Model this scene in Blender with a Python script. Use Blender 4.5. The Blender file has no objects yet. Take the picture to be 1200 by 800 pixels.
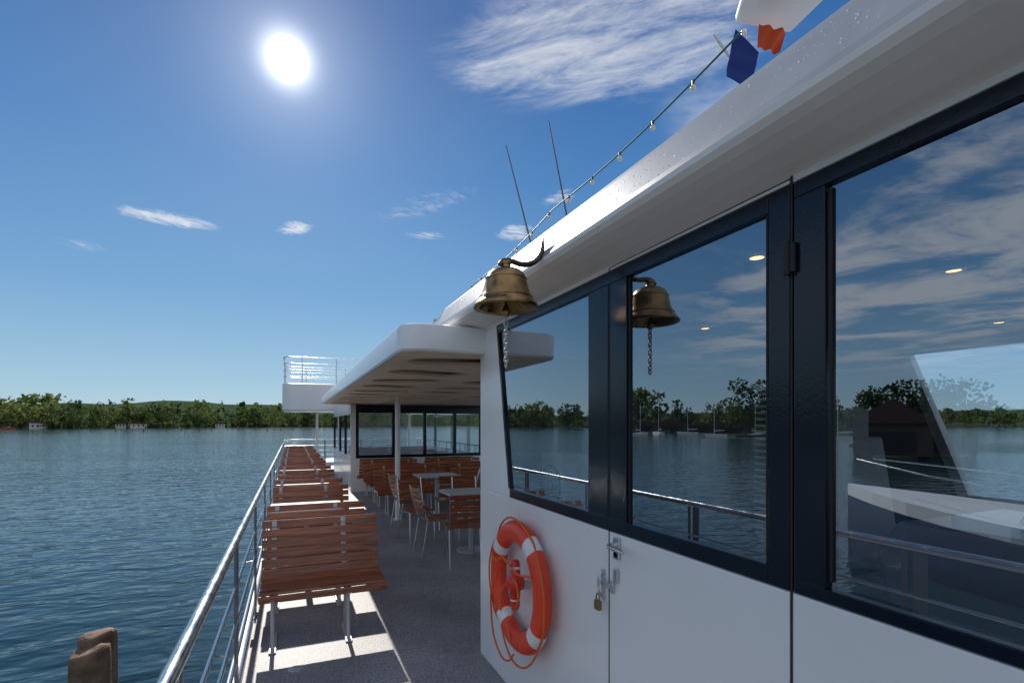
import bpy, bmesh, math, random
import numpy as np
from mathutils import Vector, Matrix, noise
random.seed(7); rng=np.random.default_rng(7)
scene=bpy.context.scene
TH=math.radians(23.2)
DECK=-1.65; WATER=-3.2
R=math.radians

# ---------------------------------------------------------------- helpers
def new_mat(name):
    m=bpy.data.materials.new(name); m.use_nodes=True
    nt=m.node_tree
    b=nt.nodes["Principled BSDF"]
    return m,nt,b
def pmat(name,col,rough=.5,metal=0,spec=.5,var=.0,vscale=8,bump=0,bscale=60,coat=0,rvar=0):
    m,nt,b=new_mat(name)
    b.inputs["Base Color"].default_value=(*col,1)
    b.inputs["Roughness"].default_value=rough
    b.inputs["Metallic"].default_value=metal
    b.inputs["Specular IOR Level"].default_value=spec
    b.inputs["Coat Weight"].default_value=coat
    tc=nt.nodes.new("ShaderNodeTexCoord")
    if var>0 or rvar>0:
        n=nt.nodes.new("ShaderNodeTexNoise"); n.inputs["Scale"].default_value=vscale; n.inputs["Detail"].default_value=5
        nt.links.new(tc.outputs["Object"],n.inputs["Vector"])
        if var>0:
            r=nt.nodes.new("ShaderNodeMapRange"); r.inputs[1].default_value=.3; r.inputs[2].default_value=.7
            r.inputs[3].default_value=1-var; r.inputs[4].default_value=1+var
            nt.links.new(n.outputs[0],r.inputs[0])
            mx=nt.nodes.new("ShaderNodeVectorMath"); mx.operation='SCALE'; mx.inputs[0].default_value=col
            nt.links.new(r.outputs[0],mx.inputs["Scale"]); nt.links.new(mx.outputs[0],b.inputs["Base Color"])
        if rvar>0:
            r2=nt.nodes.new("ShaderNodeMapRange"); r2.inputs[1].default_value=.3; r2.inputs[2].default_value=.7
            r2.inputs[3].default_value=max(.02,rough-rvar); r2.inputs[4].default_value=rough+rvar
            nt.links.new(n.outputs[0],r2.inputs[0]); nt.links.new(r2.outputs[0],b.inputs["Roughness"])
    if bump>0:
        n=nt.nodes.new("ShaderNodeTexNoise"); n.inputs["Scale"].default_value=bscale; n.inputs["Detail"].default_value=3
        nt.links.new(tc.outputs["Object"],n.inputs["Vector"])
        bp=nt.nodes.new("ShaderNodeBump"); bp.inputs["Strength"].default_value=bump; bp.inputs["Distance"].default_value=.01
        nt.links.new(n.outputs[0],bp.inputs["Height"]); nt.links.new(bp.outputs[0],b.inputs["Normal"])
    return m

class MB:
    def __init__(s): s.v=[]; s.f=[]; s.m=[]; s.s=[]
    def add(s,vs,fs,mat=0,smooth=False):
        o=len(s.v); s.v+= [tuple(v) for v in vs]
        for f in fs: s.f.append(tuple(i+o for i in f)); s.m.append(mat); s.s.append(smooth)
    def box(s,c,d,mat=0,rot=None):
        vs=[]
        for x in(-.5,.5):
            for y in(-.5,.5):
                for z in(-.5,.5):
                    p=Vector((x*d[0],y*d[1],z*d[2]))
                    if rot is not None: p=rot@p
                    vs.append(p+Vector(c))
        s.add(vs,[(0,1,3,2),(4,6,7,5),(0,4,5,1),(2,3,7,6),(0,2,6,4),(1,5,7,3)],mat)
    def bb(s,x0,x1,y0,y1,z0,z1,mat=0):
        s.box(((x0+x1)/2,(y0+y1)/2,(z0+z1)/2),(x1-x0,y1-y0,z1-z0),mat)
    def tube(s,pts,r,mat=0,seg=10,closed=False):
        pts=[Vector(p) for p in pts]; n=len(pts); rings=[]
        rs=r if isinstance(r,(list,tuple)) else [r]*n
        up=None
        for i,p in enumerate(pts):
            if closed: t=(pts[(i+1)%n]-pts[i-1])
            else: t=(pts[min(i+1,n-1)]-pts[max(i-1,0)])
            t.normalize()
            if up is None:
                up=Vector((0,0,1)) if abs(t.z)<.9 else Vector((1,0,0))
            a=t.cross(up); 
            if a.length<1e-4: a=t.cross(Vector((0,1,0)))
            a.normalize(); b=a.cross(t).normalized(); up=b
            rings.append([p+(a*math.cos(2*math.pi*k/seg)+b*math.sin(2*math.pi*k/seg))*rs[i] for k in range(seg)])
        vs=[q for rr in rings for q in rr]; fs=[]
        m=n if closed else n-1
        for i in range(m):
            j=(i+1)%n
            for k in range(seg):
                k2=(k+1)%seg
                fs.append((i*seg+k,i*seg+k2,j*seg+k2,j*seg+k))
        s.add(vs,fs,mat,True)
        if not closed:
            s.add(rings[0],[tuple(range(seg))],mat); s.add(rings[-1],[tuple(reversed(range(seg)))],mat)
    def lathe(s,prof,c,mat=0,seg=48,axis='Z'):
        vs=[];fs=[]
        for (r,z) in prof:
            for k in range(seg):
                a=2*math.pi*k/seg
                p=(r*math.cos(a),r*math.sin(a),z)
                if axis=='X': p=(z,r*math.cos(a),r*math.sin(a))
                vs.append(Vector(p)+Vector(c))
        for i in range(len(prof)-1):
            for k in range(seg):
                k2=(k+1)%seg
                fs.append((i*seg+k,i*seg+k2,(i+1)*seg+k2,(i+1)*seg+k))
        s.add(vs,fs,mat,True)
    def prism(s,poly,a0,a1,axis='X',mat=0):
        def P(p,a):
            if axis=='X': return (a,p[0],p[1])
            if axis=='Y': return (p[0],a,p[1])
            return (p[0],p[1],a)
        n=len(poly)
        vs=[P(p,a0) for p in poly]+[P(p,a1) for p in poly]
        fs=[tuple(range(n)),tuple(reversed(range(n,2*n)))]
        for i in range(n):
            j=(i+1)%n; fs.append((i,i+n,j+n,j))
        s.add(vs,fs,mat)
    def mesh(s,name,mats):
        me=bpy.data.meshes.new(name); me.from_pydata(s.v,[],s.f)
        for m in mats: me.materials.append(m)
        me.polygons.foreach_set("material_index",s.m); me.polygons.foreach_set("use_smooth",s.s)
        me.update()
        bm=bmesh.new(); bm.from_mesh(me); bmesh.ops.recalc_face_normals(bm,faces=bm.faces); bm.to_mesh(me); bm.free()
        return me
    def obj(s,name,mats,bevel=0,parent=None,loc=(0,0,0),seg=2):
        o=bpy.data.objects.new(name,s.mesh(name,mats)); scene.collection.objects.link(o); o.location=loc
        if bevel:
            b=o.modifiers.new("bevel",'BEVEL'); b.width=bevel; b.segments=seg; b.limit_method='ANGLE'; b.angle_limit=R(40)
        if parent: o.parent=parent
        return o
def empty(name,loc=(0,0,0)):
    e=bpy.data.objects.new(name,None); e.empty_display_size=.1; e.location=loc; scene.collection.objects.link(e); return e
def dup(o,name,loc,rotz=0):
    n=bpy.data.objects.new(name,o.data); scene.collection.objects.link(n); n.location=loc; n.rotation_euler=(0,0,rotz)
    for md in o.modifiers:
        b=n.modifiers.new(md.name,md.type); b.width=md.width; b.segments=md.segments; b.limit_method='ANGLE'; b.angle_limit=md.angle_limit
    return n
def catmull(pts,n=6):
    P=[Vector(p) for p in pts]; P=[P[0]*2-P[1]]+P+[P[-1]*2-P[-2]]; out=[]
    for i in range(1,len(P)-2):
        for k in range(n):
            t=k/n; a,b,c,d=P[i-1],P[i],P[i+1],P[i+2]
            out.append(.5*((2*b)+(c-a)*t+(2*a-5*b+4*c-d)*t*t+(3*b-a-3*c+d)*t**3))
    out.append(P[-2]); return out

# ---------------------------------------------------------------- materials
white=pmat("white_boat_paint",(.80,.80,.79),.25,var=.02,vscale=2,coat=.1)
fasciaM=pmat("roof_edge_paint",(.30,.32,.35),.38,var=.07,vscale=5,bump=.05,bscale=300)
soffitM=pmat("soffit_paint",(.86,.82,.76),.4,var=.03,vscale=4)
cream=pmat("cream_ceiling_panel",(.95,.76,.54),.5,var=.05)
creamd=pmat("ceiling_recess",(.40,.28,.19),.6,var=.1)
darkf=pmat("dark_navy_frame",(.006,.010,.020),.16,spec=.35,var=.2,vscale=6,bump=.05,bscale=120)
rubber=pmat("black_rubber",(.012,.012,.014),.6)
steel=pmat("stainless_steel",(.62,.63,.64),.22,metal=1,rvar=.08,vscale=20)
steelp=pmat("painted_steel",(.5,.51,.52),.35,metal=.3)
table_m=pmat("table_laminate",(.56,.58,.60),.35,var=.05)
dark_int=pmat("interior_panel",(.13,.14,.16),.6,var=.1)
int_ceil=pmat("interior_ceiling",(.12,.14,.18),.5)
bronze=pmat("aged_bronze",(.36,.22,.095),.30,metal=1,var=.35,vscale=14,rvar=.14,bump=.08,bscale=60)
iron=pmat("dark_bronze_bracket",(.12,.09,.06),.35,metal=.8)
orange=pmat("life_ring_orange",(.78,.055,.014),.42,var=.12,vscale=15,bump=.1,bscale=90)
bandw=pmat("life_ring_band",(.75,.75,.73),.35,var=.06,vscale=40)
ropeo=pmat("orange_rope",(.75,.16,.02),.8,bump=.5,bscale=300)
redp=pmat("red_plastic",(.65,.03,.015),.35)
cableg=pmat("green_cable",(.01,.12,.06),.5)
flagb=pmat("blue_flag_cloth",(.015,.04,.22),.8)
flago=pmat("orange_flag_cloth",(.75,.10,.02),.8)
antm=pmat("antenna_grey",(.12,.13,.14),.4)

def wood_mat():
    m,nt,b=new_mat("varnished_wood")
    tc=nt.nodes.new("ShaderNodeTexCoord"); mp=nt.nodes.new("ShaderNodeMapping"); mp.inputs["Scale"].default_value=(2.5,45,45)
    n=nt.nodes.new("ShaderNodeTexNoise"); n.inputs["Scale"].default_value=1.6; n.inputs["Detail"].default_value=6
    cr=nt.nodes.new("ShaderNodeValToRGB")
    cr.color_ramp.elements[0].position=.3; cr.color_ramp.elements[0].color=(.16,.042,.016,1)
    cr.color_ramp.elements[1].position=.72; cr.color_ramp.elements[1].color=(.46,.155,.065,1)
    g=nt.nodes.new("ShaderNodeNewGeometry"); hs=nt.nodes.new("ShaderNodeHueSaturation")
    mr=nt.nodes.new("ShaderNodeMapRange"); mr.inputs[3].default_value=.65; mr.inputs[4].default_value=1.3
    nt.links.new(g.outputs["Random Per Island"],mr.inputs[0]); nt.links.new(mr.outputs[0],hs.inputs["Value"])
    nt.links.new(tc.outputs["Object"],mp.inputs[0]); nt.links.new(mp.outputs[0],n.inputs["Vector"]); nt.links.new(n.outputs[0],cr.inputs[0])
    nt.links.new(cr.outputs[0],hs.inputs["Color"]); nt.links.new(hs.outputs[0],b.inputs["Base Color"])
    b.inputs["Roughness"].default_value=.33; b.inputs["Coat Weight"].default_value=.2
    bp=nt.nodes.new("ShaderNodeBump"); bp.inputs["Strength"].default_value=.15; bp.inputs["Distance"].default_value=.003
    nt.links.new(n.outputs[0],bp.inputs["Height"]); nt.links.new(bp.outputs[0],b.inputs["Normal"])
    return m
wood=wood_mat()

def glass_mat(name,tint,f0):
    m=bpy.data.materials.new(name); m.use_nodes=True; nt=m.node_tree
    for n in list(nt.nodes): nt.nodes.remove(n)
    out=nt.nodes.new("ShaderNodeOutputMaterial"); mx=nt.nodes.new("ShaderNodeMixShader")
    tr=nt.nodes.new("ShaderNodeBsdfTransparent"); tr.inputs[0].default_value=(*tint,1)
    gl=nt.nodes.new("ShaderNodeBsdfGlossy"); gl.inputs["Roughness"].default_value=.0; gl.inputs["Color"].default_value=(.86,.93,1,1)
    g=nt.nodes.new("ShaderNodeNewGeometry")
    dt=nt.nodes.new("ShaderNodeVectorMath"); dt.operation='DOT_PRODUCT'; nt.links.new(g.outputs["Normal"],dt.inputs[0]); nt.links.new(g.outputs["Incoming"],dt.inputs[1])
    def mth(op,a,b):
        n=nt.nodes.new("ShaderNodeMath"); n.operation=op
        for i,x in enumerate((a,b)):
            if isinstance(x,(int,float)): n.inputs[i].default_value=x
            elif x is not None: nt.links.new(x,n.inputs[i])
        return n.outputs[0]
    c=mth('ABSOLUTE',dt.outputs["Value"],None); fr=mth('ADD',mth('MULTIPLY',mth('POWER',mth('SUBTRACT',1.0,c),4.0),1-f0),f0)
    tc=nt.nodes.new("ShaderNodeTexCoord"); n=nt.nodes.new("ShaderNodeTexNoise"); n.inputs["Scale"].default_value=1.3; n.inputs["Detail"].default_value=1
    nt.links.new(tc.outputs["Object"],n.inputs["Vector"])
    bp=nt.nodes.new("ShaderNodeBump"); bp.inputs["Strength"].default_value=.05; bp.inputs["Distance"].default_value=.01
    nt.links.new(n.outputs[0],bp.inputs["Height"]); nt.links.new(bp.outputs[0],gl.inputs["Normal"])
    nt.links.new(fr,mx.inputs[0]); nt.links.new(tr.outputs[0],mx.inputs[1]); nt.links.new(gl.outputs[0],mx.inputs[2])
    nt.links.new(mx.outputs[0],out.inputs[0]); return m
glass=glass_mat("tinted_window_glass",(.70,.75,.80),.32)
glass2=glass_mat("far_window_glass",(.92,.95,.97),.06)

def deck_mat():
    m,nt,b=new_mat("nonslip_deck_coating")
    tc=nt.nodes.new("ShaderNodeTexCoord")
    n1=nt.nodes.new("ShaderNodeTexNoise"); n1.inputs["Scale"].default_value=130; n1.inputs["Detail"].default_value=3
    n2=nt.nodes.new("ShaderNodeTexNoise"); n2.inputs["Scale"].default_value=1.3; n2.inputs["Detail"].default_value=6
    for n in(n1,n2): nt.links.new(tc.outputs["Object"],n.inputs["Vector"])
    cr=nt.nodes.new("ShaderNodeValToRGB"); e=cr.color_ramp.elements
    e[0].position=.38; e[0].color=(.17,.16,.17,1); e[1].position=.62; e[1].color=(.44,.42,.42,1)
    nt.links.new(n1.outputs[0],cr.inputs[0])
    mr=nt.nodes.new("ShaderNodeMapRange"); mr.inputs[1].default_value=.3; mr.inputs[2].default_value=.7; mr.inputs[3].default_value=.68; mr.inputs[4].default_value=1.15
    nt.links.new(n2.outputs[0],mr.inputs[0])
    vm=nt.nodes.new("ShaderNodeVectorMath"); vm.operation='SCALE'
    nt.links.new(cr.outputs[0],vm.inputs[0]); nt.links.new(mr.outputs[0],vm.inputs["Scale"]); nt.links.new(vm.outputs[0],b.inputs["Base Color"])
    b.inputs["Roughness"].default_value=.55
    bp=nt.nodes.new("ShaderNodeBump"); bp.inputs["Strength"].default_value=.5; bp.inputs["Distance"].default_value=.003
    nt.links.new(n1.outputs[0],bp.inputs["Height"]); nt.links.new(bp.outputs[0],b.inputs["Normal"])
    return m
deckM=deck_mat()

def water_mat():
    m,nt,b=new_mat("lake_water")
    b.inputs["Base Color"].default_value=(.010,.034,.042,1); b.inputs["Roughness"].default_value=.08; b.inputs["IOR"].default_value=1.36
    g=nt.nodes.new("ShaderNodeNewGeometry")
    def nz(scale,sc,det,rot=0):
        mp=nt.nodes.new("ShaderNodeMapping"); mp.inputs["Scale"].default_value=sc; mp.inputs["Rotation"].default_value=(0,0,rot)
        n=nt.nodes.new("ShaderNodeTexNoise"); n.inputs["Scale"].default_value=scale; n.inputs["Detail"].default_value=det; n.inputs["Distortion"].default_value=.5
        nt.links.new(g.outputs["Position"],mp.inputs[0]); nt.links.new(mp.outputs[0],n.inputs["Vector"]); return n
    a=nz(1.5,(.5,1,1),2,.35); c=nz(4.6,(.6,1,1),1,-.3); d=nz(.02,(.35,1,1),2,.2)
    ad=nt.nodes.new("ShaderNodeMath"); ad.operation='MULTIPLY_ADD'; ad.inputs[1].default_value=.25
    nt.links.new(c.outputs[0],ad.inputs[0]); nt.links.new(a.outputs[0],ad.inputs[2])
    st=nt.nodes.new("ShaderNodeMapRange"); st.inputs[1].default_value=.35; st.inputs[2].default_value=.65; st.inputs[3].default_value=.06; st.inputs[4].default_value=.14
    nt.links.new(d.outputs[0],st.inputs[0])
    # waves look flatter with distance (grazing view hides the troughs)
    ln=nt.nodes.new("ShaderNodeVectorMath"); ln.operation='LENGTH'; nt.links.new(g.outputs["Position"],ln.inputs[0])
    dm=nt.nodes.new("ShaderNodeMapRange"); dm.inputs[1].default_value=10; dm.inputs[2].default_value=260; dm.inputs[3].default_value=1; dm.inputs[4].default_value=.5
    nt.links.new(ln.outputs["Value"],dm.inputs[0])
    mu=nt.nodes.new("ShaderNodeMath"); mu.operation='MULTIPLY'; nt.links.new(st.outputs[0],mu.inputs[0]); nt.links.new(dm.outputs[0],mu.inputs[1])
    bp=nt.nodes.new("ShaderNodeBump"); bp.inputs["Strength"].default_value=1
    nt.links.new(mu.outputs[0],bp.inputs["Distance"])
    nt.links.new(ad.outputs[0],bp.inputs["Height"]); nt.links.new(bp.outputs[0],b.inputs["Normal"])
    return m
waterM=water_mat()

def green_mat(name,c1,c2,s1,transl=.35,island=True):
    m=bpy.data.materials.new(name); m.use_nodes=True; nt=m.node_tree
    for n in list(nt.nodes): nt.nodes.remove(n)
    out=nt.nodes.new("ShaderNodeOutputMaterial"); mx=nt.nodes.new("ShaderNodeMixShader"); mx.inputs[0].default_value=transl
    df=nt.nodes.new("ShaderNodeBsdfDiffuse"); tr=nt.nodes.new("ShaderNodeBsdfTranslucent")
    g=nt.nodes.new("ShaderNodeNewGeometry"); n=nt.nodes.new("ShaderNodeTexNoise"); n.inputs["Scale"].default_value=s1; n.inputs["Detail"].default_value=4
    nt.links.new(g.outputs["Position"],n.inputs["Vector"])
    cr=nt.nodes.new("ShaderNodeValToRGB"); e=cr.color_ramp.elements; e[0].position=.38; e[0].color=(*c1,1); e[1].position=.62; e[1].color=(*c2,1)
    nt.links.new(n.outputs[0],cr.inputs[0])
    last=cr.outputs[0]
    if island:
        hs=nt.nodes.new("ShaderNodeHueSaturation"); mr=nt.nodes.new("ShaderNodeMapRange"); mr.inputs[3].default_value=.6; mr.inputs[4].default_value=1.4
        nt.links.new(g.outputs["Random Per Island"],mr.inputs[0]); nt.links.new(mr.outputs[0],hs.inputs["Value"]); nt.links.new(last,hs.inputs["Color"]); last=hs.outputs[0]
    nt.links.new(last,df.inputs[0]); nt.links.new(last,tr.inputs[0])
    nt.links.new(df.outputs[0],mx.inputs[1]); nt.links.new(tr.outputs[0],mx.inputs[2]); nt.links.new(mx.outputs[0],out.inputs[0]); return m
leafM=green_mat("foliage",(.032,.062,.022),(.16,.19,.06),.045,.45)
landM=green_mat("shore_land",(.04,.06,.04),(.07,.10,.055),.02,0,False)
barkM=pmat("bark",(.07,.05,.035),.9)
plaster=pmat("boathouse_wood",(.09,.06,.045),.8,var=.2)
roofM=pmat("boathouse_roof",(.10,.045,.03),.8,var=.2)

# ---------------------------------------------------------------- water + land
b=MB(); b.add([(-5000,-5000,WATER),(5000,-5000,WATER),(5000,5000,WATER),(-5000,5000,WATER)],[(0,1,2,3)])
b.obj("lake_water",[waterM])

def sm(x,a,c):
    t=min(1,max(0,(x-a)/(c-a))); return t*t*(3-2*t)
def shore(az):
    s=560+60*math.sin(R(az*5+20))
    s-= 330*sm(-az,27,42)*(1-sm(-az,95,120))
    s+= 250*sm(az,30,55)
    s+= 36*noise.noise(Vector((az*.25,3,0)))
    return s
rad=[.99,1.01,1.06,1.2,1.5,2,2.7,3.6,4.5]; hh=[-1.,.9,1.6,4,14,30,52,72,74]
def land_h(az,q):
    j=0
    for i in range(len(rad)-1):
        if rad[i]<=q<=rad[i+1]: j=i
    t=(q-rad[j])/(rad[j+1]-rad[j]); h=hh[j]+(hh[j+1]-hh[j])*t
    k=1 if q<1.1 else (.82+.40*noise.noise(Vector((az*.055,q*1.1,1.7)))+.12*noise.noise(Vector((az*.3,q*3,5))))
    if az<-27: k*=.6 if q>1.1 else 1
    return WATER+h*k
vs=[];fs=[];N=360;M_=len(rad)
for i in range(N):
    az=-180+360*i/N; S=shore(az)
    for q in rad:
        r=S*q if S>450 else S+(q-1)*560
        vs.append((r*math.sin(R(az)),r*math.cos(R(az)),land_h(az,q)))
for i in range(N):
    for j in range(M_-1):
        i2=(i+1)%N; fs.append((i*M_+j,i2*M_+j,i2*M_+j+1,i*M_+j+1))
b=MB(); b.add(vs,fs,0,True); b.obj("shore_hills",[landM])

def tree_mass(name,specs):
    LV=[];tb=MB()
    for (x,y,z,h,nl,ls) in specs:
        w=h*random.uniform(.34,.52)
        tb.tube([(x,y,z),(x+random.uniform(-.3,.3),y,z+h*.55),(x,y,z+h*.8)],[h*.02,h*.012,h*.004],0,5)
        nc=10; cs=[]
        for k in range(nc):
            t=random.uniform(.14,.93); rr=w*math.sqrt(max(.05,1-((t-.45)/.55)**2))*random.uniform(.15,.8); a=random.uniform(0,6.28)
            cs.append((x+rr*math.cos(a),y+rr*math.sin(a),z+h*t,w*random.uniform(.32,.52)))
        for k in range(nl):
            c=cs[k%nc]; d=rng.normal(size=3); d/=np.linalg.norm(d)+1e-6; d*=c[3]*rng.uniform(.5,1.08)
            p=np.array(c[:3])+d*np.array([1,1,.8])
            u=rng.normal(size=3); u/=np.linalg.norm(u); v=np.cross(u,rng.normal(size=3)); v/=np.linalg.norm(v)+1e-6
            s=ls*rng.uniform(.5,1.2)
            LV.append([p-u*s-v*s*.6,p+u*s-v*s*.7,p+u*s*.8+v*s*.6,p-u*s*.7+v*s*.8])
    vs=np.array(LV).reshape(-1,3); nq=len(LV)
    o=len(tb.v)
    me=bpy.data.meshes.new(name)
    allv=tb.v+[tuple(p) for p in vs]; allf=tb.f+[(o+4*i,o+4*i+1,o+4*i+2,o+4*i+3) for i in range(nq)]
    me.from_pydata(allv,[],allf); me.materials.append(barkM); me.materials.append(leafM)
    me.polygons.foreach_set("material_index",[0]*len(tb.f)+[1]*nq); me.update()
    ob=bpy.data.objects.new(name,me); scene.collection.objects.link(ob)
sp=[]
az=-27
while az<28:
    S=shore(az)
    for row,(q,hm,n) in enumerate([(1.012,.7,100),(1.03,.95,110),(1.055,1.15,110),(1.09,1.25,90),(1.16,1.1,60),(1.27,1.0,50),(1.42,1,40),(1.62,1.0,34)]):
        if random.random()<.14: continue
        r=S*q+random.uniform(-5,5); a=az+random.uniform(-.5,.5)
        k=.95+.8*noise.noise(Vector((a*.45,row*.4,0)))
        h=random.uniform(10,21)*k*hm
        sp.append((r*math.sin(R(a)),r*math.cos(R(a)),land_h(a,r/S)-.3,h,n,h*(.055 if n>80 else .09)))
    az+=.66
for i in range(300):
    a=random.uniform(-27,28); r=shore(a)*1.005+random.uniform(0,5); h=random.uniform(2,5.5)
    sp.append((r*math.sin(R(a)),r*math.cos(R(a)),WATER+.2,h,26,h*.16))
az=-100
while az<-28:
    S=shore(az)
    for row in range(3):
        if row==0 and -47<az<-38: continue
        r=S+3+row*9+random.uniform(-3,3); a=az+random.uniform(-.8,.8); h=random.uniform(7,13)*(1+.25*row)*(.9+.6*noise.noise(Vector((a*.2,0,4))))
        if S>300: h*=1.4
        sp.append((r*math.sin(R(a)),r*math.cos(R(a)),WATER+.9,h,150,h*.055))
    az+=1.1
az=30
while az<110:
    S=shore(az)
    for row in range(5):
        q=1.02+row*.08; r=S*q; a=az+random.uniform(-.5,.5); h=random.uniform(14,24)
        sp.append((r*math.sin(R(a)),r*math.cos(R(a)),land_h(a,q)-.3,h,45,h*.10))
    az+=.9
tree_mass("distant_trees",sp)
tree_mass("bank_trees",[(70*math.sin(R(a))*d,70*math.cos(R(a))*d,WATER+.3,h,900,h*.03) for a,d,h in [(-47.5,2.2,15),(-49.2,2.25,13),(-60.5,1.25,10),(-63,1.3,9),(-57.5,1.35,8.5)]])
bk=MB(); bk.prism([(-82,26),(-68,38),(-73,50),(-95,44),(-100,28)],WATER-.5,WATER+.45,'Z'); bk.prism([(-122,88),(-104,100),(-112,112),(-135,100)],WATER-.5,WATER+.45,'Z'); bk.obj("bank_ground",[landM],bevel=.3)
# small houses on the far shore
hw=pmat("house_plaster",(.62,.58,.50),.8,var=.1)
for a,w,h in [(-19.6,9,6),(-14.2,7,4.5),(-12.9,11,5),(-6.5,8,5)]:
    S=shore(a)*1.003; e=empty("shore_house",(S*math.sin(R(a)),S*math.cos(R(a)),WATER+.6)); e.rotation_euler=(0,0,R(-a))
    q=MB(); q.bb(-w/2,w/2,-4,4,-1,h*.6); q.obj("walls",[hw],parent=e)
    q=MB(); q.prism([(-w/2-.5,h*.59),(w/2+.5,h*.59),(0,h)],-4.4,4.4,'Y'); q.obj("roof",[roofM],parent=e)
    q=MB()
    for x in(-w*.3,0,w*.3): q.bb(x-.5,x+.5,-4.05,-3.9,.8,2.2)
    q.obj("windows",[darkf],parent=e)

def boathouse(a,S,w,h,l=5):
    e=empty("boathouse",(S*math.sin(R(a)),S*math.cos(R(a)),WATER))
    q=MB(); q.bb(-w/2,w/2,-l,l,.3,h*.6); q.obj("walls",[plaster],parent=e)
    q=MB(); q.prism([(-w/2-.5,h*.59),(w/2+.5,h*.59),(0,h)],-l-.5,l+.5,'Y'); q.obj("roof",[roofM],parent=e)
    q=MB(); q.bb(-w*.3,w*.3,-l-.05,-l+.1,.4,h*.45)
    for x in(-w/2+.2,w/2-.2):
        for y in(-l+.2,0,l-.2): q.tube([(x,y,-1),(x,y,.4)],.14,0,8)
    q.obj("gate_and_piles",[rubber],parent=e)
    e.rotation_euler=(0,0,R(-a))
for k,(a,w,h) in enumerate([(-46,14,5),(-43,10,4.5),(-40,16,6),(-37.5,9,5)]): boathouse(a,shore(a)-2,w,h)
boathouse(-58.5,62,6,5.6); boathouse(-62.5,66,4.5,4.6,3)
for a,rr in [(-36.5,150),(-38.5,160),(-41.5,170),(-44,140),(-48,150),(-50,140),(-52.5,155),(-55,120)]:
    q=MB(); q.prism([(-3.2,.7),(3.5,.9),(2.6,-.3),(-3,-.3)],-.9,.9,'Y'); q.tube([(0,0,.7),(0,0,9)],.07,0,6); q.tube([(0,0,1.6),(-2.8,0,1.7)],.09,0,6)
    o=q.obj("moored_sailboat",[white],bevel=.1,loc=(rr*math.sin(R(a)),rr*math.cos(R(a)),WATER)); o.rotation_euler=(0,0,random.uniform(0,3))
mb=empty("moored_passenger_boat",(-10.5,2.2,WATER))
q=MB(); nst=14; vs=[];fs=[]
for i in range(nst):
    t=i/(nst-1); y=-6+12.4*t; wd=1.5*(1-max(0,(t-.6)/.4)**2.2*.97); sh=1.15+.55*t*t
    vs+=[(-wd*.7,y,-.4),(-wd,y,.35),(-wd*1.04,y,sh-.28),(-wd*1.05,y,sh),(wd*1.05,y,sh),(wd*1.04,y,sh-.28),(wd,y,.35),(wd*.7,y,-.4)]
for i in range(nst-1):
    for k in range(7):
        o=i*8; fs.append((o+k,o+k+1,o+8+k+1,o+8+k))
q.add(vs,fs,0,False)
for n_,f in enumerate(q.f):
    if n_%7 in(1,5,0,6): q.m[n_]=1
q.add(vs[:8],[tuple(range(8))],1)
q.obj("hull",[white,pmat("hull_navy",(.015,.03,.07),.25)],parent=mb)
q=MB(); q.prism([(-3.8,1.2),(2.4,1.35),(1.7,2.0),(-3.6,1.95)],-1.0,1.0,'X'); q.obj("cabin",[white],bevel=.06,parent=mb)
q=MB()
for y in(-3.3,-2.1,-.9,.3): q.bb(-1.01,1.01,y,y+.9,1.5,1.82)
q.obj("cabin_windows",[darkf],parent=mb)
q=MB()
for sx in(-1.45,1.45):
    q.tube([(sx,-5.8,1.85),(sx,1.5,1.95),(sx*.8,4,2.15),(sx*.2,6,2.35)],.02,0,6)
    for y in(-5.8,-4,-2.2,-.4,1.4): q.tube([(sx,y,1.1),(sx,y,1.88)],.015,0,6)
q.obj("guard_rail",[steel],parent=mb)
q=MB(); q.bb(1.5,1.53,-1.4,.6,1.22,1.58); 
q.obj("name_board",[white],bevel=.005,parent=mb)
q=MB()
for k,(w_) in enumerate((.12,.12,.16,.10,.14,.12)):
    y0=-1.2+k*.27; q.bb(1.531,1.537,y0,y0+.035,1.29,1.51); q.bb(1.531,1.537,y0+.045,y0+w_,1.475,1.51)
    if k%2==0: q.bb(1.531,1.537,y0+.045,y0+w_,1.385,1.415)
    if k%3!=1: q.bb(1.531,1.537,y0+.045,y0+w_,1.29,1.325)
q.obj("name_letters",[rubber],parent=mb)
q=MB(); 
for k in range(46): q.box((-7.2,-8+k*.25,-2.55),(1.4,.22,.05))
for x in(-7.8,-6.6):
    q.bb(x-.06,x+.06,-8,3.4,-2.72,-2.58)
    for y in(-7,-3.5,0,3.2): q.tube([(x,y,WATER-1),(x,y,-2.1)],.11,0,10)
q.obj("wooden_jetty",[pmat("jetty_wood",(.20,.16,.12),.8,var=.3,vscale=3)])
q=MB(); q.prism([(-4,.2),(-3.6,1.0),(3.5,1.1),(4.4,1.4),(3.6,-.2),(-3.8,-.2)],-1.1,1.1,'Y'); q.bb(-1.5,1,-.8,.8,1,1.9)
q.obj("motorboat",[pmat("boat_red",(.35,.06,.03),.5)],bevel=.08,loc=(440*math.sin(R(-21.4)),440*math.cos(R(-21.4)),WATER))
q=MB()
for i in range(14):
    a=-16+i*1.25+random.uniform(-.3,.3); r=random.uniform(260,330)
    q.tube([(r*math.sin(R(a)),r*math.cos(R(a)),WATER-1),(r*math.sin(R(a)),r*math.cos(R(a)),WATER+1.1)],.22,0,6)
q.obj("mooring_stakes",[pmat("stake_wood",(.14,.08,.06),.8)])

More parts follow.
